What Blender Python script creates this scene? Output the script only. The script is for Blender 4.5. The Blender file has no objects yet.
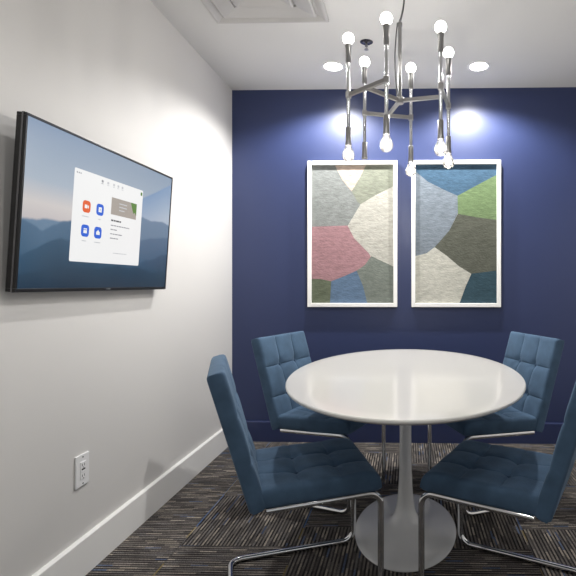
import bpy, bmesh, math, random
from mathutils import Vector, Matrix
random.seed(7)
PI = math.pi
SC = bpy.context.scene
COL = SC.collection

# ------------------------------------------------------------------ camera, world, exposure
EYE, CEIL = 1.15, 2.57
XL, XR, YB, YF = -1.291, 1.62, 3.60, -1.30      # room: left, right, back, front
cam_d = bpy.data.cameras.new('camera')
cam = bpy.data.objects.new('camera', cam_d)
COL.objects.link(cam)
cam.location = (0, 0, EYE)
cam.rotation_euler = (math.radians(90), 0, math.radians(1.3))
cam_d.sensor_width = 36
cam_d.lens = 495 / 576 * 36
cam_d.shift_x = -(397 - 288) / 576
cam_d.shift_y = -4 / 576
cam_d.clip_start = 0.02
SC.camera = cam

W = bpy.data.worlds.new('world')
SC.world = W
W.use_nodes = True
W.node_tree.nodes['Background'].inputs[0].default_value = (0.97, 0.985, 1.0, 1)
W.node_tree.nodes['Background'].inputs[1].default_value = 0.27

SPOT_W = 48
SPOT_FILL_W = 8  # power of the added fill pair, out of view
BULB_E, FILAMENT_E = 11, 850
vs = SC.view_settings
vs.view_transform = 'Standard'
vs.look = 'None'
vs.gamma = 1
vs.use_curve_mapping = False
vs.exposure = 0.76
SC.cycles.caustics_reflective = False
SC.cycles.caustics_refractive = False
SC.cycles.max_bounces = 10
SC.cycles.use_denoising = True
SC.cycles.sample_clamp_indirect = 6


# ------------------------------------------------------------------ helpers
def lin(r, g, b):
    f = lambda c: (c / 12.92 if c <= 0.04045 else ((c + 0.055) / 1.055) ** 2.4)
    return (f(r / 255), f(g / 255), f(b / 255), 1)


def mat(name, color, rough=0.5, metal=0.0, coat=0.0, spec=0.5, sheen=0.0, noise=0.0, nscale=40, bump=0.0, bscale=200,
        stretch=(1, 1, 1)):
    m = bpy.data.materials.new(name)
    m.use_nodes = True
    nt = m.node_tree
    b = nt.nodes['Principled BSDF']
    b.inputs['Base Color'].default_value = color
    b.inputs['Roughness'].default_value = rough
    b.inputs['Metallic'].default_value = metal
    b.inputs['Coat Weight'].default_value = coat
    b.inputs['Coat Roughness'].default_value = 0.08
    b.inputs['Specular IOR Level'].default_value = spec
    if sheen:
        b.inputs['Sheen Weight'].default_value = sheen
        b.inputs['Sheen Roughness'].default_value = 0.4
        b.inputs['Sheen Tint'].default_value = (0.6, 0.8, 1, 1)
    if noise or bump:
        tc = nt.nodes.new('ShaderNodeTexCoord')
        mp = nt.nodes.new('ShaderNodeMapping')
        mp.inputs['Scale'].default_value = stretch
        nt.links.new(tc.outputs['Object'], mp.inputs['Vector'])
    if noise:
        n = nt.nodes.new('ShaderNodeTexNoise')
        n.inputs['Scale'].default_value = nscale
        n.inputs['Detail'].default_value = 5
        nt.links.new(mp.outputs[0], n.inputs['Vector'])
        r = nt.nodes.new('ShaderNodeValToRGB')
        r.color_ramp.elements[0].position = 0.3
        r.color_ramp.elements[1].position = 0.7
        r.color_ramp.elements[0].color = tuple(c * (1 - noise) for c in color[:3]) + (1,)
        r.color_ramp.elements[1].color = tuple(min(1, c * (1 + noise)) for c in color[:3]) + (1,)
        nt.links.new(n.outputs['Fac'], r.inputs['Fac'])
        nt.links.new(r.outputs['Color'], b.inputs['Base Color'])
    if bump:
        n2 = nt.nodes.new('ShaderNodeTexNoise')
        n2.inputs['Scale'].default_value = bscale
        n2.inputs['Detail'].default_value = 4
        nt.links.new(mp.outputs[0], n2.inputs['Vector'])
        bp = nt.nodes.new('ShaderNodeBump')
        bp.inputs['Strength'].default_value = bump
        bp.inputs['Distance'].default_value = 0.004
        nt.links.new(n2.outputs['Fac'], bp.inputs['Height'])
        nt.links.new(bp.outputs['Normal'], b.inputs['Normal'])
    return m


def emat(name, color, strength):
    m = bpy.data.materials.new(name)
    m.use_nodes = True
    nt = m.node_tree
    nt.nodes.clear()
    e = nt.nodes.new('ShaderNodeEmission')
    e.inputs[0].default_value = color
    e.inputs[1].default_value = strength
    o = nt.nodes.new('ShaderNodeOutputMaterial')
    nt.links.new(e.outputs[0], o.inputs[0])
    return m


def obj(name, bm, m, parent=None, smooth=None):
    me = bpy.data.meshes.new(name)
    bmesh.ops.recalc_face_normals(bm, faces=bm.faces[:])
    bm.to_mesh(me)
    bm.free()
    for mm in (m if isinstance(m, (list, tuple)) else [m]):
        me.materials.append(mm)
    if smooth is not None:
        for p in me.polygons:
            p.use_smooth = True
        me.set_sharp_from_angle(angle=math.radians(smooth))
    o = bpy.data.objects.new(name, me)
    COL.objects.link(o)
    if parent:
        o.parent = parent
    return o


def tag(o, label, cat, group=None, kind=None):
    o['label'] = label
    o['category'] = cat
    if group:
        o['group'] = group
    if kind:
        o['kind'] = kind
    return o


def thing(name, label, cat, loc=(0, 0, 0), rotz=0, group=None):
    o = bpy.data.objects.new(name, None)
    o.empty_display_size = 0.1
    COL.objects.link(o)
    o.location = loc
    o.rotation_euler = (0, 0, rotz)
    return tag(o, label, cat, group)


def box(bm, lo, hi, bevel=0.0, seg=2, mi=0):
    r = bmesh.ops.create_cube(bm, size=1)
    vs_ = r['verts']
    for v in vs_:
        v.co = Vector([lo[i] + (v.co[i] + 0.5) * (hi[i] - lo[i]) for i in range(3)])
    faces = {f for v in vs_ for f in v.link_faces}
    if bevel:
        edges = {e for v in vs_ for e in v.link_edges}
        rb = bmesh.ops.bevel(bm, geom=list(edges), offset=bevel, segments=seg, profile=0.5, affect='EDGES')
        faces |= set(rb['faces'])
    for f in faces:
        if f.is_valid:
            f.material_index = mi
    return bm


def fillet(pts, rads, seg=8):
    """polyline with rounded corners"""
    out = [Vector(pts[0])]
    for i in range(1, len(pts) - 1):
        p0, p, p1 = Vector(pts[i - 1]), Vector(pts[i]), Vector(pts[i + 1])
        r = rads[i]
        if r <= 0:
            out.append(p)
            continue
        a, b = (p0 - p).normalized(), (p1 - p).normalized()
        ang = a.angle(b)
        d = r / math.tan(ang / 2)
        c = p + (a + b).normalized() * (r / math.sin(ang / 2))
        s, e = p + a * d - c, p + b * d - c
        for k in range(seg + 1):
            t = k / seg
            tot = s.angle(e)
            v = (s * math.sin((1 - t) * tot) + e * math.sin(t * tot)) / math.sin(tot)
            out.append(c + v)
    out.append(Vector(pts[-1]))
    return out


def tube(bm, path, r, n=14, caps=True, mi=0):
    rings = []
    up = None
    for i, p in enumerate(path):
        if i == 0:
            t = (path[1] - p).normalized()
        elif i == len(path) - 1:
            t = (p - path[i - 1]).normalized()
        else:
            t = ((path[i + 1] - p).normalized() + (p - path[i - 1]).normalized()).normalized()
        if up is None:
            up = Vector((0, 0, 1)) if abs(t.z) < 0.9 else Vector((1, 0, 0))
        side = t.cross(up).normalized()
        up = side.cross(t).normalized()
        rr = r[i] if isinstance(r, (list, tuple)) else r
        rings.append([bm.verts.new(p + side * (math.cos(2 * PI * k / n) * rr) + up * (math.sin(2 * PI * k / n) * rr))
                      for k in range(n)])
    for a, b in zip(rings, rings[1:]):
        for k in range(n):
            f = bm.faces.new((a[k], a[(k + 1) % n], b[(k + 1) % n], b[k]))
            f.material_index = mi
    if caps:
        for ring in (rings[0], rings[-1]):
            f = bm.faces.new(ring)
            f.material_index = mi
    return bm


def lathe(bm, prof, n=40, cx=0, cy=0, sx=1, sy=1, mi=0, fn=None):
    """prof: list of (radius, z); r=0 makes a pole"""
    rings = []
    for r, z in prof:
        if r < 1e-6:
            rings.append([bm.verts.new((cx, cy, z))])
        else:
            ax, ay = fn(r) if fn else (sx, sy)
            rings.append([bm.verts.new((cx + r * ax * math.cos(2 * PI * k / n), cy + r * ay * math.sin(2 * PI * k / n), z))
                          for k in range(n)])
    for a, b in zip(rings, rings[1:]):
        for k in range(n):
            k2 = (k + 1) % n
            if len(a) == 1 and len(b) == 1:
                continue
            if len(a) == 1:
                f = bm.faces.new((a[0], b[k2], b[k]))
            elif len(b) == 1:
                f = bm.faces.new((a[k], a[k2], b[0]))
            else:
                f = bm.faces.new((a[k], a[k2], b[k2], b[k]))
            f.material_index = mi
    return bm


def quad(bm, pts, mi=0):
    f = bm.faces.new([bm.verts.new(p) for p in pts])
    f.material_index = mi
    return f


def prism(bm, pts2, d, place, mi=0):
    """2D outline extruded by d; place(x, y, z) -> 3D point"""
    a = [bm.verts.new(place(x, y, 0)) for x, y in pts2]
    b = [bm.verts.new(place(x, y, d)) for x, y in pts2]
    n = len(pts2)
    fs = [bm.faces.new(a), bm.faces.new(b)]
    for k in range(n):
        fs.append(bm.faces.new((a[k], a[(k + 1) % n], b[(k + 1) % n], b[k])))
    for f in fs:
        f.material_index = mi
    return bm


# ------------------------------------------------------------------ materials
M_wall = mat('white_wall_paint', lin(219, 217, 214), 0.55, bump=0.05, bscale=300)
M_ceil = mat('ceiling_paint', lin(218, 217, 215), 0.8, bump=0.05, bscale=250)
M_blue = mat('navy_wall_paint', lin(45, 56, 95), 0.42, spec=0.55, bump=0.05, bscale=300)
M_bluetrim = mat('navy_trim_paint', lin(44, 55, 95), 0.3, spec=0.6, coat=0.3)
M_trim = mat('white_trim_paint', lin(246, 245, 242), 0.3)
M_tabletop = mat('white_lacquer', lin(219, 217, 212), 0.2, coat=0.25)
M_tablebase = mat('white_enamel', lin(232, 232, 232), 0.14, coat=0.4)
M_chrome = mat('chrome', (0.78, 0.79, 0.8, 1), 0.08, metal=1)
M_nickel = mat('brushed_nickel', (0.34, 0.335, 0.33, 1), 0.28, metal=1)
M_rod = mat('polished_nickel', (0.72, 0.73, 0.75, 1), 0.12, metal=1)
M_fabric = mat('slate_blue_velvet', lin(73, 96, 120), 0.85, spec=0.2, sheen=0.25, noise=0.16, nscale=14, bump=0.25, bscale=500)
M_button = mat('velvet_button', lin(52, 74, 99), 0.8, spec=0.2, sheen=0.3)
M_plastic = mat('white_plastic', lin(240, 240, 240), 0.3)
M_dark = mat('dark_slot', lin(40, 40, 42), 0.6)
M_black = mat('black_plastic', lin(16, 16, 19), 0.3)
M_silver = mat('silver_edge', (0.55, 0.56, 0.58, 1), 0.25, metal=1)
M_edge = mat('dark_metal_edge', (0.16, 0.16, 0.17, 1), 0.25, metal=1)
M_frame = mat('white_frame_paint', lin(244, 243, 240), 0.4)
M_frameback = mat('cream_mount_board', lin(214, 208, 196), 0.8)
M_vent = mat('vent_enamel', lin(192, 190, 188), 0.35)
M_cord = mat('grey_cord', lin(90, 90, 90), 0.6)
M_darkchrome = mat('dark_escutcheon', (0.08, 0.08, 0.1, 1), 0.2, metal=0.8)
E_bulb = emat('bulb_glow', (1, 0.97, 0.93, 1), BULB_E)
E_fil = emat('filament_glow', (1, 0.955, 0.89, 1), FILAMENT_E)
E_lens = emat('downlight_lens', (1, 0.97, 0.92, 1), 25)

M_glass = bpy.data.materials.new('clear_bulb_glass')
M_glass.use_nodes = True
nt = M_glass.node_tree
nt.nodes.clear()
g_o = nt.nodes.new('ShaderNodeOutputMaterial')
g_m = nt.nodes.new('ShaderNodeMixShader')
g_t = nt.nodes.new('ShaderNodeBsdfTransparent')
g_t.inputs[0].default_value = (0.93, 0.93, 0.93, 1)
g_g = nt.nodes.new('ShaderNodeBsdfGlossy')
g_g.inputs['Roughness'].default_value = 0.03
g_f = nt.nodes.new('ShaderNodeFresnel')
g_f.inputs[0].default_value = 1.7
nt.links.new(g_f.outputs[0], g_m.inputs[0])
g_d = nt.nodes.new('ShaderNodeBsdfTranslucent')
g_d.inputs[0].default_value = (0.95, 0.93, 0.9, 1)
g_k = nt.nodes.new('ShaderNodeMixShader')
g_k.inputs[0].default_value = 0.012
nt.links.new(g_t.outputs[0], g_k.inputs[1])
nt.links.new(g_d.outputs[0], g_k.inputs[2])
nt.links.new(g_k.outputs[0], g_m.inputs[1])
nt.links.new(g_g.outputs[0], g_m.inputs[2])
nt.links.new(g_m.outputs[0], g_o.inputs[0])


class NT:
    """tiny node-graph writer"""
    def __init__(s, name):
        s.m = bpy.data.materials.new(name)
        s.m.use_nodes = True
        s.t = s.m.node_tree
        s.b = s.t.nodes['Principled BSDF']

    def n(s, kind, **kw):
        nd = s.t.nodes.new(kind)
        for k, v in kw.items():
            setattr(nd, k, v)
        return nd

    def link(s, a, b):
        s.t.links.new(a, b)

    def inp(s, sock, v):
        if isinstance(v, (int, float, tuple)):
            sock.default_value = v
        else:
            s.link(v, sock)

    def math(s, op, a, b=0.0, c=0.0):
        nd = s.n('ShaderNodeMath', operation=op)
        for i, v in enumerate((a, b, c)):
            s.inp(nd.inputs[i], v)
        return nd.outputs[0]

    def mix(s, f, a, b):
        nd = s.n('ShaderNodeMix', data_type='RGBA')
        s.inp(nd.inputs[0], f)
        s.inp(nd.inputs[6], a)
        s.inp(nd.inputs[7], b)
        return nd.outputs[2]

    def ramp(s, f, stops, interp='LINEAR'):
        nd = s.n('ShaderNodeValToRGB')
        cr = nd.color_ramp
        cr.interpolation = interp
        while len(cr.elements) < len(stops):
            cr.elements.new(0.5)
        for e, (p, c) in zip(cr.elements, stops):
            e.position = p
            e.color = c if isinstance(c, tuple) else (c, c, c, 1)
        s.inp(nd.inputs[0], f)
        return nd.outputs[0]

    def comb(s, x, y, z=0.0):
        nd = s.n('ShaderNodeCombineXYZ')
        for i, v in enumerate((x, y, z)):
            s.inp(nd.inputs[i], v)
        return nd.outputs[0]

    def noise(s, vec, scale, detail=2.0, rough=0.5):
        nd = s.n('ShaderNodeTexNoise')
        nd.inputs['Scale'].default_value = scale
        nd.inputs['Detail'].default_value = detail
        nd.inputs['Roughness'].default_value = rough
        s.link(vec, nd.inputs['Vector'])
        return nd.outputs['Fac']

    def white(s, vec):
        nd = s.n('ShaderNodeTexWhiteNoise', noise_dimensions='3D')
        s.link(vec, nd.inputs['Vector'])
        return nd.outputs['Value']


def carpet():
    g = NT('carpet_tiles')
    tc = g.n('ShaderNodeTexCoord')
    sep = g.n('ShaderNodeSeparateXYZ')
    g.link(tc.outputs['Object'], sep.inputs[0])
    X, Y = sep.outputs[0], sep.outputs[1]
    T = 0.512
    xs = g.math('DIVIDE', g.math('ADD', X, 1.005), T)
    col = g.math('FLOOR', xs)
    odd = g.math('FLOORED_MODULO', col, 2.0)
    ys = g.math('DIVIDE', g.math('SUBTRACT', g.math('SUBTRACT', Y, 2.155), g.math('MULTIPLY', odd, 0.178)), T)
    row = g.math('FLOOR', ys)
    par = g.math('FLOORED_MODULO', g.math('ADD', row, odd), 2.0)      # 0: stripes along y, 1: along x
    par = g.math('MAXIMUM', par, g.math('LESS_THAN', col, -0.5))
    par = g.math('LESS_THAN', par, 0.5)                                # 1: along y
    # across / along coordinates
    inv = g.math('SUBTRACT', 1.0, par)
    across = g.math('ADD', g.math('MULTIPLY', X, par), g.math('MULTIPLY', Y, inv))
    along = g.math('ADD', g.math('MULTIPLY', Y, par), g.math('MULTIPLY', X, inv))
    tid = g.math('ADD', g.math('MULTIPLY', col, 7.31), g.math('MULTIPLY', row, 3.17))
    line = g.math('FLOOR', g.math('MULTIPLY', across, 124.0))          # tufted yarn rows, 8 mm
    # each yarn row changes colour along its length
    seg = g.math('FLOOR', g.math('ADD', g.math('MULTIPLY', along, 14.0), g.math('MULTIPLY', g.white(g.comb(line, tid, 4.0)), 9.0)))
    w = g.white(g.comb(line, tid, seg))
    light = g.ramp(w, [(0.0, lin(98, 94, 92)), (0.25, lin(116, 111, 107)), (0.5, lin(132, 126, 120)), (0.7, lin(112, 109, 108)),
                       (0.82, lin(158, 150, 140)), (0.965, lin(92, 104, 128))], 'CONSTANT')
    dark = g.ramp(w, [(0.0, lin(44, 43, 44)), (0.35, lin(54, 52, 53)), (0.7, lin(68, 65, 64)), (0.9, lin(86, 83, 81)), (0.97, lin(72, 84, 108))], 'CONSTANT')
    base = g.mix(g.math('FLOORED_MODULO', line, 2.0), dark, light)
    # broad light/dark patches along the yarn
    broad = g.noise(g.comb(g.math('MULTIPLY', across, 26.0), g.math('MULTIPLY', along, 6.0), tid), 1.0, 3.0)
    k = g.ramp(broad, [(0.3, 0.65), (0.52, 0.9), (0.72, 1.2)])
    fine = g.noise(g.comb(g.math('MULTIPLY', across, 150.0), g.math('MULTIPLY', along, 260.0), 0.0), 1.0, 2.0)
    kf = g.ramp(fine, [(0.3, 0.45), (0.7, 1.35)])
    mul = g.n('ShaderNodeMix', data_type='RGBA', blend_type='MULTIPLY')
    mul.inputs[0].default_value = 1
    mul.clamp_result = False
    g.link(base, mul.inputs[6]); g.link(k, mul.inputs[7])
    mul2 = g.n('ShaderNodeMix', data_type='RGBA', blend_type='MULTIPLY')
    mul2.inputs[0].default_value = 1
    mul2.clamp_result = False
    g.link(mul.outputs[2], mul2.inputs[6]); g.link(kf, mul2.inputs[7])
    # accent yarns at tile borders: blue along some, ochre along others
    fx = g.math('FRACT', xs)
    edge = g.math('LESS_THAN', g.math('MINIMUM', fx, g.math('SUBTRACT', 1.0, fx)), 0.0065)
    ev = g.noise(g.comb(g.math('MULTIPLY', Y, 1.7), col, 3.0), 1.0, 0.0)
    ecol = g.ramp(ev, [(0.0, lin(74, 104, 150)), (0.52, lin(128, 112, 62)), (0.6, lin(60, 58, 58))], 'CONSTANT')
    c = g.mix(g.math('MULTIPLY', edge, 0.6), mul2.outputs[2], ecol)
    # dark line at the crosswise joints
    fy = g.math('FRACT', ys)
    joint = g.math('LESS_THAN', fy, 0.008)
    c = g.mix(g.math('MULTIPLY', joint, 0.6), c, lin(30, 29, 30))
    lift = g.n('ShaderNodeMix', data_type='RGBA', blend_type='MULTIPLY')
    lift.inputs[0].default_value = 1
    lift.clamp_result = False
    g.link(c, lift.inputs[6])
    lift.inputs[7].default_value = (1.24, 1.22, 1.2, 1)
    g.link(lift.outputs[2], g.b.inputs['Base Color'])
    g.b.inputs['Roughness'].default_value = 0.95
    g.b.inputs['Specular IOR Level'].default_value = 0.1
    hgt = g.math('ADD', fine, g.math('MULTIPLY', w, 0.6))
    bp = g.n('ShaderNodeBump')
    bp.inputs['Strength'].default_value = 0.5
    bp.inputs['Distance'].default_value = 0.004
    g.link(hgt, bp.inputs['Height'])
    g.link(bp.outputs[0], g.b.inputs['Normal'])
    return g.m


M_carpet = carpet()


# ------------------------------------------------------------------ room shell
def struct(name, bm, m, label, cat, smooth=None):
    return tag(obj(name, bm, m, None, smooth), label, cat, kind='structure')


T = 0.12
struct('floor', box(bmesh.new(), (XL - T, YF - T, -T), (XR + T, YB + T, 0)), M_carpet,
       'dark striped carpet tile floor under the table', 'floor')
struct('ceiling', box(bmesh.new(), (XL - T, YF - T, CEIL), (XR + T, YB + T, CEIL + T)), M_ceil,
       'smooth white painted ceiling over the room', 'ceiling')
struct('wall_left', box(bmesh.new(), (XL - T, YF - T, 0), (XL, YB + T, CEIL)), M_wall,
       'long white wall that carries the television', 'wall')
struct('wall_right', box(bmesh.new(), (XR, YF - T, 0), (XR + T, YB + T, CEIL)), M_wall,
       'white wall right of the table', 'wall')
struct('wall_back', box(bmesh.new(), (XL, YB, 0), (XR, YB + T, CEIL)), M_blue,
       'navy blue end wall behind the two artworks', 'wall')


def skirting(name, x0, y0, x1, y1, inward, m, label):
    """profile swept along a straight run; inward is the unit vector into the room"""
    prof = [(0, 0), (0.018, 0), (0.018, 0.1435), (0.0172, 0.1455), (0.0150, 0.1472), (0.0115, 0.1484), (0.003, 0.150), (0, 0.150)]
    bm = bmesh.new()
    rings = []
    for x, y in ((x0, y0), (x1, y1)):
        rings.append([bm.verts.new((x + inward[0] * d, y + inward[1] * d, z)) for d, z in prof])
    n = len(prof)
    for k in range(n):
        bm.faces.new((rings[0][k], rings[0][(k + 1) % n], rings[1][(k + 1) % n], rings[1][k]))
    bm.faces.new(rings[0]); bm.faces.new(rings[1])
    return struct(name, bm, m, label, 'baseboard')


skirting('baseboard_left', XL, YF, XL, YB, (1, 0), M_trim, 'tall white baseboard along the white television wall')
skirting('baseboard_back', XL + 0.016, YB, XR, YB, (0, -1), M_bluetrim, 'navy painted baseboard along the blue wall')
skirting('baseboard_right', XR, YF, XR, YB - 0.016, (-1, 0), M_trim, 'white baseboard along the right wall')


# ------------------------------------------------------------------ recessed downlights
def downlight(x, y, label, power):
    t = thing('recessed_downlight', label, 'ceiling light', (x, y, CEIL), 0, 'recessed ceiling downlights')
    bm = bmesh.new()
    lathe(bm, [(0.058, 0.0), (0.075, 0.0), (0.074, -0.004), (0.068, -0.006), (0.060, -0.004), (0.056, -0.001), (0.058, 0.0)], 40)
    obj('trim_ring', bm, M_plastic, t, 40)
    bm = bmesh.new()
    lathe(bm, [(0, -0.002), (0.056, -0.002)], 40)
    obj('lens', bm, E_lens, t)
    l = bpy.data.lights.new('downlight_beam', 'SPOT')
    l.energy = power
    l.color = (1, 0.985, 0.965)
    l.spot_size = math.radians(150)
    l.spot_blend = 0.45
    l.shadow_soft_size = 0.03
    lo = bpy.data.objects.new('downlight_beam', l)
    COL.objects.link(lo)
    lo.parent = t
    lo.location = (0, 0, -0.035)
    return t


downlight(-0.49, 3.22, 'round bright downlight in the ceiling above the felt artwork with pink', SPOT_W)
downlight(0.46, 3.24, 'round bright downlight in the ceiling above the felt artwork with green', SPOT_W)
downlight(-0.49, 0.70, 'added unseen fill downlight in the ceiling toward the viewer, nearest the television wall', SPOT_FILL_W)  # unseen pair added here and below to brighten the room
downlight(0.46, 0.70, 'added unseen fill downlight in the ceiling toward the viewer, on the side away from the television', SPOT_FILL_W)


# ------------------------------------------------------------------ ceiling air diffuser
def diffuser():
    x0, x1, y0, y1 = -1.028, -0.428, 2.045, 2.645
    t = thing('air_diffuser', 'square white stepped air vent in the ceiling near the television wall', 'vent',
              ((x0 + x1) / 2, (y0 + y1) / 2, CEIL))
    h = 0.30

    def ring(bm, prof):
        rs = []
        for r, z in prof:
            rs.append([bm.verts.new((sx * r, sy * r, z)) for sx, sy in ((-1, -1), (1, -1), (1, 1), (-1, 1))])
        for a, b in zip(rs, rs[1:]):
            for k in range(4):
                bm.faces.new((a[k], a[(k + 1) % 4], b[(k + 1) % 4], b[k]))
        return bm
    obj('flange', ring(bmesh.new(), [(0.304, 0), (0.304, -0.012), (0.297, -0.019), (0.287, -0.019), (0.258, -0.003), (0.258, -0.001)]),
        M_vent, t)
    for r0, r1 in ((0.246, 0.160), (0.148, 0.082)):
        obj('louver', ring(bmesh.new(), [(r0 - 0.006, -0.002), (r0, -0.004), (r0, -0.018), (r0 - 0.010, -0.023), (r0 - 0.022, -0.021), (r1, -0.010), (r1, -0.002)]),
            M_vent, t)
    bm = bmesh.new()
    box(bm, (-0.068, -0.068, -0.022), (0.068, 0.068, -0.002), 0.004)
    obj('center_plate', bm, M_vent, t)
    bm = bmesh.new()
    box(bm, (-h + 0.03, -h + 0.03, -0.002), (h - 0.03, h - 0.03, 0))
    obj('back_plate', bm, M_vent, t)


diffuser()

# ------------------------------------------------------------------ fire sprinkler
t = thing('fire_sprinkler', 'small dark fire sprinkler in the ceiling behind the chandelier', 'sprinkler', (-0.245, 2.90, CEIL))
bm = bmesh.new()
lathe(bm, [(0, -0.008), (0.018, -0.010), (0.030, -0.006), (0.038, -0.001), (0.038, 0)], 32)
obj('escutcheon', bm, M_darkchrome, t, 40)
bm = bmesh.new()
lathe(bm, [(0, -0.006), (0.007, -0.006), (0.007, -0.028), (0.003, -0.030), (0.003, -0.040), (0, -0.040)], 16)
for s in (-1, 1):
    tube(bm, [Vector((s * 0.006, 0, -0.02)), Vector((s * 0.010, 0, -0.032)), Vector((s * 0.003, 0, -0.044))], 0.0016, 6)
obj('sprinkler_head', bm, M_nickel, t, 40)
bm = bmesh.new()
lathe(bm, [(0, -0.044), (0.013, -0.044), (0.013, -0.046), (0, -0.046)], 16)
obj('deflector', bm, M_nickel, t, 40)


# ------------------------------------------------------------------ artworks
ART_Y = YB                                # frames hang on the blue wall


def ipol(pts, step=0.02, amp=0.0015, seed=0):
    """outline with a slightly wavering felt edge"""
    rnd = random.Random(seed)
    out = []
    n = len(pts)
    for i in range(n):
        a, b = Vector((pts[i][0], pts[i][1])), Vector((pts[(i + 1) % n][0], pts[(i + 1) % n][1]))
        k = max(1, int((b - a).length / step))
        for j in range(k):
            p = a.lerp(b, j / k)
            if j:
                p += Vector((rnd.uniform(-amp, amp), rnd.uniform(-amp, amp)))
            out.append((p.x, p.y))
    return out


def artwork(x0, x1, z0, z1, patches, label, scale_px, org):
    """patches: list of (colour, [(px, py)...]) in zoomed photo units inside the frame"""
    w, h = x1 - x0, z1 - z0
    t = thing('framed_artwork', label, 'artwork', ((x0 + x1) / 2, YB, z0), 0, 'framed felt artworks on the blue wall')
    FW, FD = 0.028, 0.040
    bm = bmesh.new()
    xa, xb = -w / 2, w / 2
    box(bm, (xa, -FD, 0), (xa + FW, 0, h), 0.002, 1)
    box(bm, (xb - FW, -FD, 0), (xb, 0, h), 0.002, 1)
    box(bm, (xa + FW, -FD, 0), (xb - FW, 0, FW), 0.002, 1)
    box(bm, (xa + FW, -FD, h - FW), (xb - FW, 0, h), 0.002, 1)
    obj('frame', bm, M_frame, t)
    bm = bmesh.new()
    box(bm, (xa + FW, -0.010, FW), (xb - FW, 0, h - FW))
    obj('backing_board', bm, M_frameback, t)
    iw, ih = w - 2 * FW, h - 2 * FW
    for i, (c, pts) in enumerate(patches):
        bm = bmesh.new()
        P = []
        for u, v in pts:
            P.append((xa + FW + min(1, max(0, u)) * iw, FW + (1 - min(1, max(0, v))) * ih))
        out = ipol(P, 0.025, 0.0, seed=i)
        th = 0.006 + 0.0006 * i
        a = [bm.verts.new((x, -0.010, z)) for x, z in out]
        b = [bm.verts.new((x, -0.010 - th, z)) for x, z in out]
        n = len(out)
        bm.faces.new(b)
        for k in range(n):
            bm.faces.new((a[k], a[(k + 1) % n], b[(k + 1) % n], b[k]))
        m = mat('felt', tuple(q * 0.68 for q in lin(*c)[:3]) + (1,), 0.95, spec=0.1, noise=0.17, nscale=16, bump=0.8, bscale=40, stretch=(1.4, 1, 3.6))
        obj('felt_patch', bm, m, t)


# patch outlines as fractions (across, down) of the picture inside the frame
artwork(-0.729, -0.079, 0.984, 2.040, [
    ((150, 154, 152), [(0, 0), (.285, 0), (.37, .105), (.49, .19), (.56, .265), (.6, .282), (.44, .44), (0, .446)]),
    ((216, 198, 184), [(.285, 0), (.665, 0), (.60, .08), (.49, .19), (.38, .11)]),
    ((152, 156, 141), [(.665, 0), (1, 0), (1, .155), (.80, .215), (.6, .285), (.56, .265), (.49, .19), (.60, .08)]),
    ((206, 204, 194), [(1, .155), (.80, .213), (.6, .282), (.44, .44), (.52, .53), (.68, .64), (.78, .675), (1, .735)]),
    ((184, 144, 149), [(0, .446), (.44, .438), (.52, .53), (.70, .64), (.73, .675), (.60, .755), (.42, .80), (.24, .842), (.1, .825), (0, .825)]),
    ((118, 126, 106), [(0, .825), (.1, .825), (.24, .842), (.225, 1), (0, 1)]),
    ((114, 138, 166), [(.24, .842), (.42, .80), (.55, .765), (.63, .88), (.68, 1), (.225, 1)]),
    ((138, 145, 137), [(.73, .66), (1, .735), (1, 1), (.68, 1), (.63, .88), (.55, .765), (.65, .725)])],
    'white framed felt collage with pink patch on the navy wall', 1, (0, 0))
artwork(0.023, 0.665, 0.984, 2.040, [
    ((80, 108, 132), [(0, 0), (1, 0), (1, .075), (.74, .155), (.52, .225), (.35, .18), (.15, .12), (0, .045)]),
    ((138, 148, 158), [(0, .045), (.15, .12), (.35, .18), (.52, .225), (.525, .35), (.42, .475), (.24, .595), (.14, .64), (0, .66)]),
    ((124, 146, 106), [(1, .075), (.74, .155), (.52, .225), (.525, .36), (.75, .385), (1, .4)]),
    ((104, 106, 96), [(.525, .355), (.75, .38), (1, .4), (1, .765), (.69, .788), (.54, .735), (.38, .655), (.24, .595), (.42, .475)]),
    ((212, 211, 200), [(0, .66), (.14, .64), (.24, .597), (.38, .655), (.54, .735), (.69, .79), (.62, .88), (.545, 1), (0, 1)]),
    ((68, 92, 104), [(.69, .788), (1, .765), (1, 1), (.545, 1), (.62, .88)])],
    'white framed felt collage with bright green patch on the navy wall', 1, (0, 0))


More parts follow.
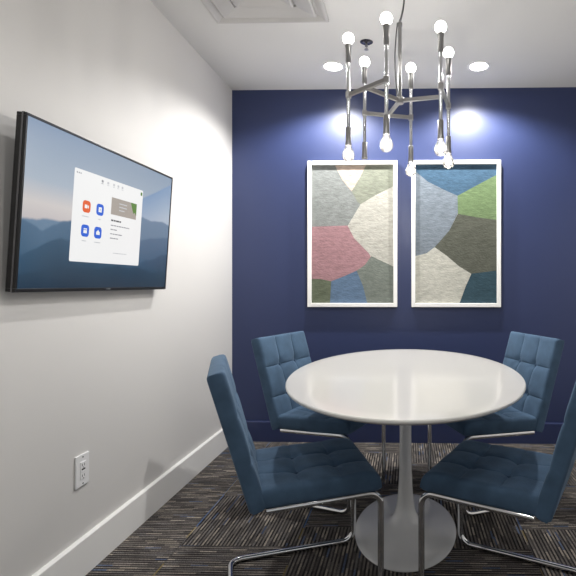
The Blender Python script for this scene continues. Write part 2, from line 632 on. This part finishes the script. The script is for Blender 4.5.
# ------------------------------------------------------------------ television
def television():
    TW, TH = 0.970, 0.570
    tilt = math.radians(3.8)
    t = thing('television', 'black wall mounted flat television showing a white app window', 'television', (XL, 2.015, 1.408))
    # local frame of the panel: a along the wall (from near end), b down from the top, d out of the screen
    X0 = -1.221 - XL

    def pl(a, b, d):
        zz = TH / 2 - b
        x = X0 + zz * math.sin(tilt) + d * math.cos(tilt)
        z = zz * math.cos(tilt) - d * math.sin(tilt)
        return Vector((x, a - TW / 2, z))

    def slab(bm, a0, a1, b0, b1, d0, d1, mi=0, bev=0):
        bb = bmesh.new()
        box(bb, (a0, b0, d0), (a1, b1, d1), bev, 2)
        mp = {}
        for v in bb.verts:
            mp[v] = bm.verts.new(pl(*v.co))
        for f in bb.faces:
            nf = bm.faces.new([mp[v] for v in f.verts])
            nf.material_index = mi
        bb.free()

    bm = bmesh.new()
    B = 0.009
    slab(bm, 0, TW, 0, B, -0.030, 0.002, 0, 0.0015)
    slab(bm, 0, TW, TH - B * 1.3, TH, -0.030, 0.002, 0, 0.0015)
    slab(bm, 0, B, B, TH - B * 1.3, -0.030, 0.002, 0, 0.0015)
    slab(bm, TW - B, TW, B, TH - B * 1.3, -0.030, 0.002, 0, 0.0015)
    obj('bezel', bm, M_black, t)
    bm = bmesh.new()
    slab(bm, -0.0012, 0, 0.0, TH, -0.012, -0.006)
    slab(bm, TW, TW + 0.0012, 0.0, TH, -0.012, -0.006)
    slab(bm, 0, TW, -0.0012, 0, -0.012, -0.006)
    slab(bm, 0, TW, TH, TH + 0.0012, -0.012, -0.006)
    obj('edge_strip', bm, M_edge, t)
    bm = bmesh.new()
    slab(bm, 0.005, TW - 0.005, 0.005, TH - 0.005, -0.032, -0.003)
    slab(bm, 0.12, TW - 0.12, 0.14, TH - 0.02, -0.044, -0.032, 0, 0.005)
    obj('rear_housing', bm, M_black, t)
    bm = bmesh.new()
    slab(bm, TW / 2 - 0.018, TW / 2 + 0.018, TH - 0.0085, TH - 0.0045, 0.002, 0.0026)
    obj('maker_badge', bm, M_silver, t)
    bm = bmesh.new()
    box(bm, (0, -0.20, -0.10), (0.012, 0.20, 0.10), 0.002, 1)
    box(bm, (0.010, -0.12, -0.07), (0.034, -0.09, 0.09), 0.002, 1)
    box(bm, (0.010, 0.09, -0.07), (0.034, 0.12, 0.09), 0.002, 1)
    obj('wall_bracket', bm, M_black, t)

    # ---- picture: hazy sky and blue ridges, drawn by nodes from the screen's own UV
    g = NT('screen_picture')
    uvn = g.n('ShaderNodeUVMap')
    uvn.uv_map = 'UVMap'
    sep = g.n('ShaderNodeSeparateXYZ')
    g.link(uvn.outputs[0], sep.inputs[0])
    u, v = sep.outputs[0], sep.outputs[1]                              # v up
    sky = g.ramp(v, [(0.30, lin(184, 178, 182)), (0.52, lin(214, 208, 206)), (0.66, lin(174, 186, 200)), (1.0, lin(138, 157, 180))])
    c = sky

    def ridge(c, hs, amp, freq, seed, top, bot, depth):
        hr = g.ramp(u, hs)
        nz = g.noise(g.comb(g.math('MULTIPLY', u, freq), seed, 0.0), 1.0, 5.0)
        hh = g.math('ADD', hr, g.math('MULTIPLY', g.math('SUBTRACT', nz, 0.5), amp))
        d = g.math('SUBTRACT', hh, v)
        mask = g.math('MULTIPLY', g.math('ADD', d, 0.006), 60.0)
        nd = g.n('ShaderNodeClamp')
        g.link(mask, nd.inputs[0])
        body = g.ramp(g.math('DIVIDE', d, depth), [(0.0, top), (1.0, bot)])
        return g.mix(nd.outputs[0], c, body)
    c = ridge(c, [(0.0, 0.30), (0.45, 0.42), (0.70, 0.72), (0.86, 0.84), (1.0, 0.95)], 0.03, 7, 1.3, lin(126, 154, 190), lin(178, 192, 208), 0.30)
    c = ridge(c, [(0.0, 0.40), (0.12, 0.44), (0.3, 0.44), (0.70, 0.60), (1.0, 0.57)], 0.10, 6, 4.7, lin(108, 134, 160), lin(98, 126, 150), 0.28)
    c = ridge(c, [(0.0, 0.40), (0.10, 0.36), (0.25, 0.46), (0.6, 0.36), (1.0, 0.46)], 0.10, 8, 9.1, lin(80, 110, 138), lin(52, 88, 116), 0.25)
    c = ridge(c, [(0.0, 0.20), (0.2, 0.33), (0.4, 0.26), (0.75, 0.20), (1.0, 0.31)], 0.10, 9, 2.2, lin(44, 80, 108), lin(22, 56, 80), 0.22)
    c = ridge(c, [(0.0, 0.08), (0.25, 0.15), (0.6, 0.16), (1.0, 0.13)], 0.08, 10, 6.6, lin(26, 60, 84), lin(16, 42, 62), 0.15)
    g.b.inputs['Base Color'].default_value = (0.01, 0.01, 0.012, 1)
    g.b.inputs['Roughness'].default_value = 0.22
    g.link(c, g.b.inputs['Emission Color'])
    g.b.inputs['Emission Strength'].default_value = 0.52
    bm = bmesh.new()
    uvl = bm.loops.layers.uv.new('UVMap')
    cs = [(B, TH - B * 1.3, 0, 0), (TW - B, TH - B * 1.3, 1, 0), (TW - B, B, 1, 1), (B, B, 0, 1)]
    f = bm.faces.new([bm.verts.new(pl(a, b, 0.0)) for a, b, _, _ in cs])
    for l, (_, _, uu, vv) in zip(f.loops, cs):
        l[uvl].uv = (uu, vv)
    scr = obj('screen', bm, g.m, t)

    def lit(name, rgb, e=0.56):
        m = NT(name)
        m.b.inputs['Base Color'].default_value = (0.01, 0.01, 0.01, 1)
        m.b.inputs['Roughness'].default_value = 0.22
        m.b.inputs['Emission Color'].default_value = lin(*rgb)
        m.b.inputs['Emission Strength'].default_value = e
        return m.m
    S_white, S_orange, S_blue = lit('pixel_white', (243, 243, 243)), lit('pixel_orange', (226, 88, 16)), lit('pixel_blue', (14, 92, 212))
    S_grey, S_text, S_lt = lit('pixel_grey', (166, 158, 150)), lit('pixel_text', (150, 152, 157)), lit('pixel_pale', (198, 200, 204))
    S_green, S_black = lit('pixel_green', (84, 128, 48)), lit('pixel_dark', (84, 86, 90))
    # app window
    A0, A1, B0, B1 = 0.240, 0.702, 0.118, 0.460
    ww, wh = A1 - A0, B1 - B0
    wp = lambda a, b: (A0 + a * ww, B0 + b * wh)

    def rrect(cx, cy, hw, hh, r, n=5):
        pts = []
        for sx, sy, a0 in ((1, 1, 0), (-1, 1, 90), (-1, -1, 180), (1, -1, 270)):
            for k in range(n + 1):
                an = math.radians(a0 + 90 * k / n)
                pts.append((cx + sx * (hw - r) + r * math.cos(an), cy + sy * (hh - r) + r * math.sin(an)))
        return pts

    def flat(bm, pts, d, mi=0):
        prism(bm, pts, 0.0004, lambda a, b, z: pl(a, b, d + z), mi)
    bm = bmesh.new()
    flat(bm, rrect((A0 + A1) / 2, (B0 + B1) / 2, ww / 2, wh / 2, 0.006), 0.0004)
    obj('app_window', bm, S_white, scr)
    for i, c in enumerate((S_text, S_text, S_text)):
        bm = bmesh.new()
        cx, cy = wp(0.030 + 0.022 * i, 0.042)
        flat(bm, rrect(cx, cy, 0.0030, 0.0030, 0.0029, 4), 0.0009)
        obj('window_button', bm, c, scr)
    ICON = 0.0228

    def icon(a, b, m, glyph):
        cx, cy = wp(a, b)
        bm = bmesh.new()
        flat(bm, rrect(cx, cy, ICON, ICON, 0.0135, 6), 0.0009)
        for pts in glyph:
            flat(bm, [(cx + x * ICON, cy + y * ICON) for x, y in pts], 0.0014, 1)
        obj('app_icon', bm, [m, S_white], scr)
    R = lambda x0, y0, x1, y1: [(x0, y0), (x1, y0), (x1, y1), (x0, y1)]
    icon(0.168, 0.385, S_orange, [R(-0.5, -0.3, 0.15, 0.3), [(0.22, -0.05), (0.52, -0.3), (0.52, 0.3), (0.22, 0.08)]])
    icon(0.345, 0.385, S_blue, [R(-0.42, -0.42, 0.42, -0.1), R(-0.42, -0.1, -0.1, 0.1), R(0.1, -0.1, 0.42, 0.1), R(-0.42, 0.1, 0.42, 0.42)])
    icon(0.168, 0.652, S_blue, [R(-0.42, -0.4, 0.42, -0.2), R(-0.42, -0.1, 0.42, 0.42)])
    icon(0.335, 0.652, S_blue, [R(-0.46, -0.2, 0.46, 0.36), [(0, -0.5), (0.3, -0.2), (-0.3, -0.2)]])
    for a, b, w in ((0.160, 0.495, 0.038), (0.345, 0.497, 0.014), (0.160, 0.765, 0.024), (0.335, 0.765, 0.038)):
        bm = bmesh.new()
        cx, cy = wp(a, b)
        flat(bm, R(cx - w / 2, cy - 0.0018, cx + w / 2, cy + 0.0018), 0.0009)
        obj('caption_line', bm, S_lt, scr)
    # thumbnail photograph with a green plant at its right end
    bm = bmesh.new()
    x0, y0 = wp(0.50, 0.20)
    x1, y1 = wp(0.90, 0.405)
    flat(bm, R(x0, y0, x1, y1), 0.0009)
    flat(bm, [(x1 - 0.046, y0), (x1, y0), (x1, y0 + 0.052), (x1 - 0.012, y0 + 0.040), (x1 - 0.022, y0 + 0.046), (x1 - 0.034, y0 + 0.026)], 0.0014, 1)
    for k in range(3):
        flat(bm, R(x0 + 0.054, y0 + 0.017 + 0.014 * k, x0 + 0.110 - 0.016 * (k == 2), y0 + 0.021 + 0.014 * k), 0.0014, 2)
    obj('thumbnail_picture', bm, [S_grey, S_green, S_lt], scr)
    for a0, a1, b, hgt, m in ((0.51, 0.66, 0.475, 0.0035, S_black), (0.51, 0.80, 0.535, 0.0022, S_text), (0.51, 0.61, 0.585, 0.0022, S_text),
                              (0.51, 0.69, 0.638, 0.0022, S_text), (0.51, 0.63, 0.690, 0.0022, S_text), (0.57, 0.78, 0.868, 0.0018, S_lt)):
        bm = bmesh.new()
        px, py = wp(a0, b)
        end, _ = wp(a1, b)
        while px < end - 0.004:
            wl = min(random.uniform(0.010, 0.026), end - px)
            flat(bm, R(px, py - hgt, px + wl, py + hgt), 0.0009)
            px += wl + 0.0035
        obj('text_line', bm, m, scr)
    for i, a in enumerate((0.355, 0.435, 0.52, 0.585, 0.65)):
        bm = bmesh.new()
        cx, cy = wp(a, 0.052)
        flat(bm, rrect(cx, cy, 0.006, 0.005, 0.003, 3), 0.0009)
        flat(bm, R(cx - 0.007, cy + 0.008, cx + 0.007, cy + 0.0105), 0.0009)
        obj('toolbar_icon', bm, S_text if i == 0 else S_lt, scr)
    bm = bmesh.new()
    cx, cy = wp(0.972, 0.050)
    flat(bm, rrect(cx, cy, 0.007, 0.0075, 0.003, 3), 0.0009)
    obj('profile_picture', bm, S_green, scr)


television()

# ------------------------------------------------------------------ wall outlet
t = thing('wall_outlet', 'white electrical outlet plate low on the white wall', 'outlet', (XL, 1.925, 0.416))
bm = bmesh.new()
box(bm, (0, -0.040, -0.063), (0.007, 0.040, 0.063), 0.003, 2)
obj('cover_plate', bm, M_plastic, t)
bm = bmesh.new()
box(bm, (0.006, -0.0165, -0.034), (0.0095, 0.0165, 0.034), 0.001, 1)
rec = obj('receptacle', bm, M_plastic, t)
for zc in (-0.021, 0.021):
    for dy in (-0.0065, 0.0065):
        bm = bmesh.new()
        box(bm, (0.0090, dy - 0.0012, zc - 0.004), (0.0099, dy + 0.0012, zc + 0.005))
        obj('socket_slot', bm, M_dark, rec)
    bm = bmesh.new()
    box(bm, (0.0090, -0.002, zc - 0.011), (0.0099, 0.002, zc - 0.0075))
    obj('ground_hole', bm, M_dark, rec)
for zc in (-0.0045, 0.0045):
    bm = bmesh.new()
    box(bm, (0.009, -0.010, zc - 0.003), (0.0108, 0.010, zc + 0.003), 0.0006, 1)
    obj('test_button', bm, M_dark if zc > 0 else M_plastic, rec)
for zc in (-0.052, 0.052):
    bm = bmesh.new()
    bmesh.ops.create_cone(bm, cap_ends=True, segments=14, radius1=0.003, radius2=0.003, depth=0.002,
                          matrix=Matrix.Translation((0.0073, 0, zc)) @ Matrix.Rotation(PI / 2, 4, 'Y'))
    obj('screw', bm, M_silver, t)


# ------------------------------------------------------------------ oval pedestal table
TX, TY, TH = -0.013, 2.335, 0.735
t = thing('oval_pedestal_table', 'white glossy oval table on a tulip pedestal amid four blue chairs', 'table', (TX, TY, 0))
bm = bmesh.new()
A, Bx = 0.828, 0.531           # half length (into the room), half width
prof = []
E_ = [(0.0, TH), (0.90, TH), (0.985, TH), (0.994, TH - 0.001), (0.999, TH - 0.004), (1.0, TH - 0.009), (0.997, TH - 0.013),
      (0.965, TH - 0.024), (0.6, TH - 0.025), (0.0, TH - 0.025)]
lathe(bm, [(r, z) for r, z in E_], 128, sx=Bx, sy=A)
obj('tabletop', bm, M_tabletop, t, 25)
bm = bmesh.new()
RB = 0.236


def oval(r):
    k = max(0, min(1, (r - 0.045) / (RB - 0.045)))
    k = k * k * (3 - 2 * k)
    return (1, 1 + 0.55 * k)


prof = [(0, 0), (RB - 0.004, 0), (RB, 0.003), (RB, 0.007), (RB - 0.005, 0.0105), (0.21, 0.0135), (0.18, 0.0165), (0.15, 0.0195), (0.125, 0.0230),
        (0.105, 0.0275), (0.09, 0.033), (0.077, 0.040), (0.066, 0.050), (0.056, 0.065), (0.048, 0.085), (0.042, 0.11), (0.037, 0.15),
        (0.033, 0.20), (0.0295, 0.28), (0.028, 0.36), (0.028, 0.46), (0.0295, 0.54), (0.033, 0.61), (0.039, 0.655), (0.048, 0.685),
        (0.064, 0.702), (0.085, 0.709), (0.085, 0.7105), (0, 0.7105)]
lathe(bm, prof, 96, fn=oval)
obj('pedestal', bm, M_tablebase, t, 35)


# ------------------------------------------------------------------ tufted cantilever chairs
def pad(wx, ly, th, amp, seed, rad=0.022, back_rad=0.014, buttons=True, front_roll=0.0):
    """tufted cushion: x across, y along (0..ly), z thickness (0..th); 3 x 3 stitched squares"""
    rnd = random.Random(seed)
    N = 3

    def axis(L):
        s = []
        m = 14
        for c in range(N):
            for k in range(m):
                s.append((c + 0.5 - 0.5 * math.cos(PI * k / m)) / N)      # denser near the seams
        s.append(1.0)
        return s
    U, V = axis(wx), axis(ly)
    ph = [[rnd.uniform(0.8, 1.15) for _ in range(N)] for _ in range(N)]
    waves = [(rnd.uniform(10, 34), rnd.uniform(10, 34), rnd.uniform(0, 6.28), rnd.uniform(0.3, 1)) for _ in range(7)]

    def edge_drop(d, r):
        return 0 if d >= r else r - math.sqrt(max(0, r * r - (r - d) ** 2))

    def top(u, v):
        x, y = u * wx, v * ly
        i, j = min(N - 1, int(u * N)), min(N - 1, int(v * N))
        su, sv = u * N - i, v * N - j
        bu = 1 - abs(2 * su - 1) ** 3.2
        bv = 1 - abs(2 * sv - 1) ** 3.2
        if (i == 0 and su < 0.5) or (i == N - 1 and su > 0.5):
            bu = 1
        if (j == 0 and sv < 0.5) or (j == N - 1 and sv > 0.5):
            bv = 1
        puff = amp * (max(bu, 0) * max(bv, 0)) ** 0.55 * ph[i][j]
        # the seams run out shallow at the piped border
        q = min(1, min(x, wx - x, y, ly - y) / 0.045)
        flat_ = 0.35 + 0.65 * q * q * (3 - 2 * q)
        z = th - (amp - puff) * flat_
        # outer edges have no seam: keep full there
        for bx in range(1, N):
            for by in range(1, N):
                dx, dy = (u - bx / N) * wx, (v - by / N) * ly
                z -= 0.012 * math.exp(-(dx * dx + dy * dy) / 0.022 ** 2)
                a = math.atan2(dy, dx)
                rr = math.hypot(dx, dy)
                z += 0.0018 * math.cos(6 * a + bx + 2 * by) * math.exp(-((rr - 0.035) / 0.02) ** 2)
        for fx, fy, p, k in waves:
            z += 0.0007 * k * math.sin(fx * x + fy * y + p)
        d = min(x, wx - x)
        e = min(y, ly - y)
        z -= edge_drop(d, rad) + edge_drop(e, rad)
        if front_roll and y > ly - front_roll:
            q = (y - (ly - front_roll)) / front_roll
            z -= 0.018 * q * q
        return z
    bm = bmesh.new()
    nu, nv = len(U), len(V)
    topv, botv = [], []
    for v in V:
        topv.append([bm.verts.new((u * wx - wx / 2, v * ly, max(0.012, top(u, v)))) for u in U])
    for v in V:
        rowv = []
        for u in U:
            d = min(u * wx, wx - u * wx)
            e = min(v * ly, ly - v * ly)
            rowv.append(bm.verts.new((u * wx - wx / 2, v * ly, min(0.011, edge_drop(d, back_rad) + edge_drop(e, back_rad)))))
        botv.append(rowv)
    for a in range(nv - 1):
        for b in range(nu - 1):
            bm.faces.new((topv[a][b], topv[a][b + 1], topv[a + 1][b + 1], topv[a + 1][b]))
            bm.faces.new((botv[a][b], botv[a + 1][b], botv[a + 1][b + 1], botv[a][b + 1]))
    for b in range(nu - 1):
        bm.faces.new((topv[0][b], botv[0][b], botv[0][b + 1], topv[0][b + 1]))
        bm.faces.new((topv[-1][b], topv[-1][b + 1], botv[-1][b + 1], botv[-1][b]))
    for a in range(nv - 1):
        bm.faces.new((topv[a][0], topv[a + 1][0], botv[a + 1][0], botv[a][0]))
        bm.faces.new((topv[a][-1], botv[a][-1], botv[a + 1][-1], topv[a + 1][-1]))
    spots = [((bx / N - 0.5) * wx, by / N * ly, top(bx / N, by / N)) for bx in range(1, N) for by in range(1, N)]
    return bm, spots


def button(p, r, Mx):
    bm = bmesh.new()
    bmesh.ops.create_uvsphere(bm, u_segments=14, v_segments=8, radius=r)
    for v in bm.verts:
        v.co = Mx @ (Vector((v.co.x, v.co.y, v.co.z * 0.5)) + Vector(p))
    return bm


SEAT_W, SEAT_D, SEAT_T = 0.445, 0.432, 0.072
SEAT_Z = 0.400
SEAT_TILT = math.radians(1.6)
SEAT_Y0 = 0.002 - SEAT_D
SEAT_ZR = SEAT_Z - SEAT_D * math.sin(SEAT_TILT)
TUBE_R = 0.0115
LEG_X = 0.211
RECLINE = math.radians(16.5)
BACK_L, BACK_T = 0.492, 0.060


def make_chair():
    t = thing('dining_chair', '', 'chair')
    # seat: its front edge stands over the front legs
    bm, sp = pad(SEAT_W, SEAT_D, SEAT_T, 0.007, 3, rad=0.02, front_roll=0.06)
    Ms = Matrix.Translation((0, SEAT_Y0, SEAT_ZR)) @ Matrix.Rotation(SEAT_TILT, 4, 'X')
    bmesh.ops.transform(bm, matrix=Ms, verts=bm.verts[:])
    seat = obj('seat', bm, M_fabric, t, 60)
    for p in sp:
        obj('tuft_button', button((p[0], p[1], p[2] + 0.002), 0.009, Ms), M_button, seat, 60)
    # backrest: its front face leans back from the rear of the seat
    bm, sp = pad(SEAT_W + 0.007, BACK_L, BACK_T, 0.010, 11, rad=0.014)
    # axes: across x, up along the lean, thickness towards the sitter (+y)
    up = Vector((0, -math.sin(RECLINE), math.cos(RECLINE)))
    fw = Vector((0, math.cos(RECLINE), math.sin(RECLINE)))
    org = Vector((0, SEAT_Y0 - 0.028, SEAT_ZR - 0.012))
    Mb = Matrix(((-1, up.x, fw.x, org.x), (0, up.y, fw.y, org.y), (0, up.z, fw.z, org.z), (0, 0, 0, 1)))
    bmesh.ops.transform(bm, matrix=Mb, verts=bm.verts[:])
    back = obj('backrest', bm, M_fabric, t, 60)
    for p in sp:
        obj('tuft_button', button((p[0], p[1], p[2] + 0.002), 0.009, Mb), M_button, back, 60)
    # bent chrome tube: seat rails, front legs, floor runners joined behind
    rz = SEAT_Z - TUBE_R + 0.004
    fz = TUBE_R
    zr = lambda y: rz + y * math.sin(SEAT_TILT)
    for s in (-1, 1):
        x = s * LEG_X
        bend = fillet([(x, -0.07, zr(-0.07)), (x, 0, rz), (x, 0, 0.10)], [0, 0.045, 0])
        obj('seat_rail', tube(bmesh.new(), [Vector((x, -0.405, zr(-0.405))), Vector((x, -0.25, zr(-0.25))), Vector((x, -0.07, zr(-0.07)))], TUBE_R), M_chrome, t, 60)
        obj('leg', tube(bmesh.new(), bend, TUBE_R), M_chrome, t, 60)
    path = fillet([(-LEG_X, 0, 0.10), (-LEG_X, 0, fz), (-LEG_X, -0.52, fz), (LEG_X, -0.52, fz), (LEG_X, 0, fz), (LEG_X, 0, 0.10)],
                  [0, 0.05, 0.05, 0.05, 0.05, 0])
    obj('floor_runner', tube(bmesh.new(), path, TUBE_R), M_chrome, t, 60)
    obj('cross_bar', tube(bmesh.new(), [Vector((-LEG_X, -0.30, zr(-0.30))), Vector((LEG_X, -0.30, zr(-0.30)))], TUBE_R * 0.85), M_chrome, t, 60)
    return t


def children(o):
    return [c for c in bpy.data.objects if c.parent is o]


def copy_tree(o, parent=None):
    c = o.copy()
    COL.objects.link(c)
    if parent:
        c.parent = parent
    for ch in children(o):
        copy_tree(ch, c)
    return c


chair = make_chair()
# world position of the mid point between the front legs, and facing angle (0 = facing +y)
SPOTS = [
    ('blue tufted chair left of table, nearest the television wall, seen from its side', (-0.172, 2.003), -70),
    ('blue tufted chair on the right, its backrest cut by the picture edge', (0.139, 1.998), 64.5),
    ('blue tufted chair behind the table, below the artwork with pink', (-0.215, 2.648), -110.5),
    ('blue tufted chair behind the table, at its right end against the navy wall', (0.196, 2.640), 110.5),
]
for i, (lab, (x, y), deg) in enumerate(SPOTS):
    o = chair if i == 0 else copy_tree(chair)
    o.location = (x, y, 0)
    o.rotation_euler = (0, 0, math.radians(deg))
    tag(o, lab, 'chair', 'blue tufted chairs around the oval table')


# ------------------------------------------------------------------ chandelier
def chandelier():
    CX, CY, CZ = -0.040, 2.375, 2.030
    R0 = 0.250
    t = thing('chandelier', 'nickel rod chandelier with glowing globe bulbs hanging over the white table', 'chandelier', (CX, CY, CZ))
    off = 17.5
    pos = {k: Vector((R0 * math.cos(math.radians(a + off)), R0 * math.sin(math.radians(a + off)), 0))
           for k, a in zip('FDBACE', (0, 60, 120, 180, 240, 300))}
    for k, p in pos.items():
        # slender rod with a socket at each end
        bm = bmesh.new()
        lathe(bm, [(0, -0.180), (0.0085, -0.180), (0.0085, 0.180), (0, 0.180)], 16, p.x, p.y)
        rod = obj('rod', bm, M_rod, t, 40)
        for s in (1, -1):
            bm = bmesh.new()
            pr = [(0.0, 0.150), (0.0105, 0.150), (0.0130, 0.154), (0.0130, 0.216), (0.0150, 0.226), (0.0150, 0.236), (0.0, 0.236)]
            lathe(bm, [(r, s * z) for r, z in pr], 20, p.x, p.y)
            obj('socket', bm, M_nickel, rod, 40)
            if s > 0:
                bm = bmesh.new()
                lathe(bm, [(0, 0.234), (0.013, 0.235)] + [(0.0265 * math.sin(math.radians(q)), 0.2625 - 0.0265 * math.cos(math.radians(q))) for q in range(36, 180, 16)] + [(0, 0.289)],
                      24, p.x, p.y)
                obj('bulb', bm, E_bulb, rod, 80)
            elif k != 'B':
                bm = bmesh.new()
                lathe(bm, [(0.013, -0.234), (0.0145, -0.242), (0.019, -0.254), (0.0255, -0.266), (0.0285, -0.277), (0.0285, -0.286), (0.0255, -0.297), (0.018, -0.306), (0.009, -0.310), (0, -0.311)],
                      24, p.x, p.y)
                obj('glass_bulb', bm, M_glass, rod, 80)
                bm = bmesh.new()
                lathe(bm, [(0, -0.263), (0.004, -0.265), (0.0055, -0.272), (0.0055, -0.281), (0.004, -0.288), (0, -0.290)], 12, p.x, p.y)
                obj('filament', bm, E_fil, rod, 80)
        bm = bmesh.new()
        box(bm, (p.x - 0.012, p.y - 0.012, -0.014), (p.x + 0.012, p.y + 0.012, 0.014), 0.002, 1)
        obj('rod_clamp', bm, M_nickel, rod)

    def flatbar(bm, a, b, w=0.007, h=0.0085, z=0.0):
        d = (b - a).normalized()
        s = Vector((-d.y, d.x, 0)) * w
        vs_ = []
        for p in (a, b):
            vs_.append([bm.verts.new(p + s * i + Vector((0, 0, z + h * j))) for i, j in ((-1, -1), (1, -1), (1, 1), (-1, 1))])
        for k in range(4):
            bm.faces.new((vs_[0][k], vs_[0][(k + 1) % 4], vs_[1][(k + 1) % 4], vs_[1][k]))
        bm.faces.new(vs_[0]); bm.faces.new(vs_[1])
    for a, b in (('A', 'C'), ('B', 'D'), ('E', 'F')):
        bm = bmesh.new()
        flatbar(bm, pos[a], pos[b])
        obj('cross_bar', bm, M_nickel, t)
        bm = bmesh.new()
        flatbar(bm, Vector((0, 0, 0)), (pos[a] + pos[b]) / 2)
        obj('arm', bm, M_nickel, t)
    bm = bmesh.new()
    lathe(bm, [(0, -0.016), (0.017, -0.016), (0.019, -0.012), (0.019, 0.014), (0.014, 0.02), (0, 0.02)], 24)
    obj('hub', bm, M_nickel, t, 40)
    top = CEIL - CZ
    bm = bmesh.new()
    lathe(bm, [(0, 0), (0.0085, 0), (0.0085, 0.355), (0.012, 0.357), (0.012, 0.372), (0.007, 0.376), (0.004, 0.39), (0, 0.39)], 16)
    obj('stem', bm, M_nickel, t, 40)
    bm = bmesh.new()
    pts = []
    for k in range(25):
        q = k / 24
        z = 0.375 + (top - 0.02 - 0.375) * q
        pts.append(Vector((0.022 * math.sin(q * PI * 0.5), 0.010 * math.sin(q * PI), z)))
    tube(bm, pts, 0.0045, 8)
    obj('suspension_wire', bm, M_cord, t, 60)
    bm = bmesh.new()
    pts = []
    for k in range(33):
        q = k / 32
        pts.append(Vector((-0.012 - 0.012 * math.sin(q * PI * 1.0), 0.0 + 0.005 * math.sin(q * 9), 0.015 + 0.36 * q)))
    tube(bm, pts, 0.003, 8)
    obj('power_cord', bm, M_cord, t, 60)
    bm = bmesh.new()
    lathe(bm, [(0, top), (0.06, top), (0.06, top - 0.012), (0.052, top - 0.022), (0.012, top - 0.026), (0, top - 0.026)], 32, 0.022, 0)
    obj('canopy', bm, M_nickel, t, 40)


chandelier()
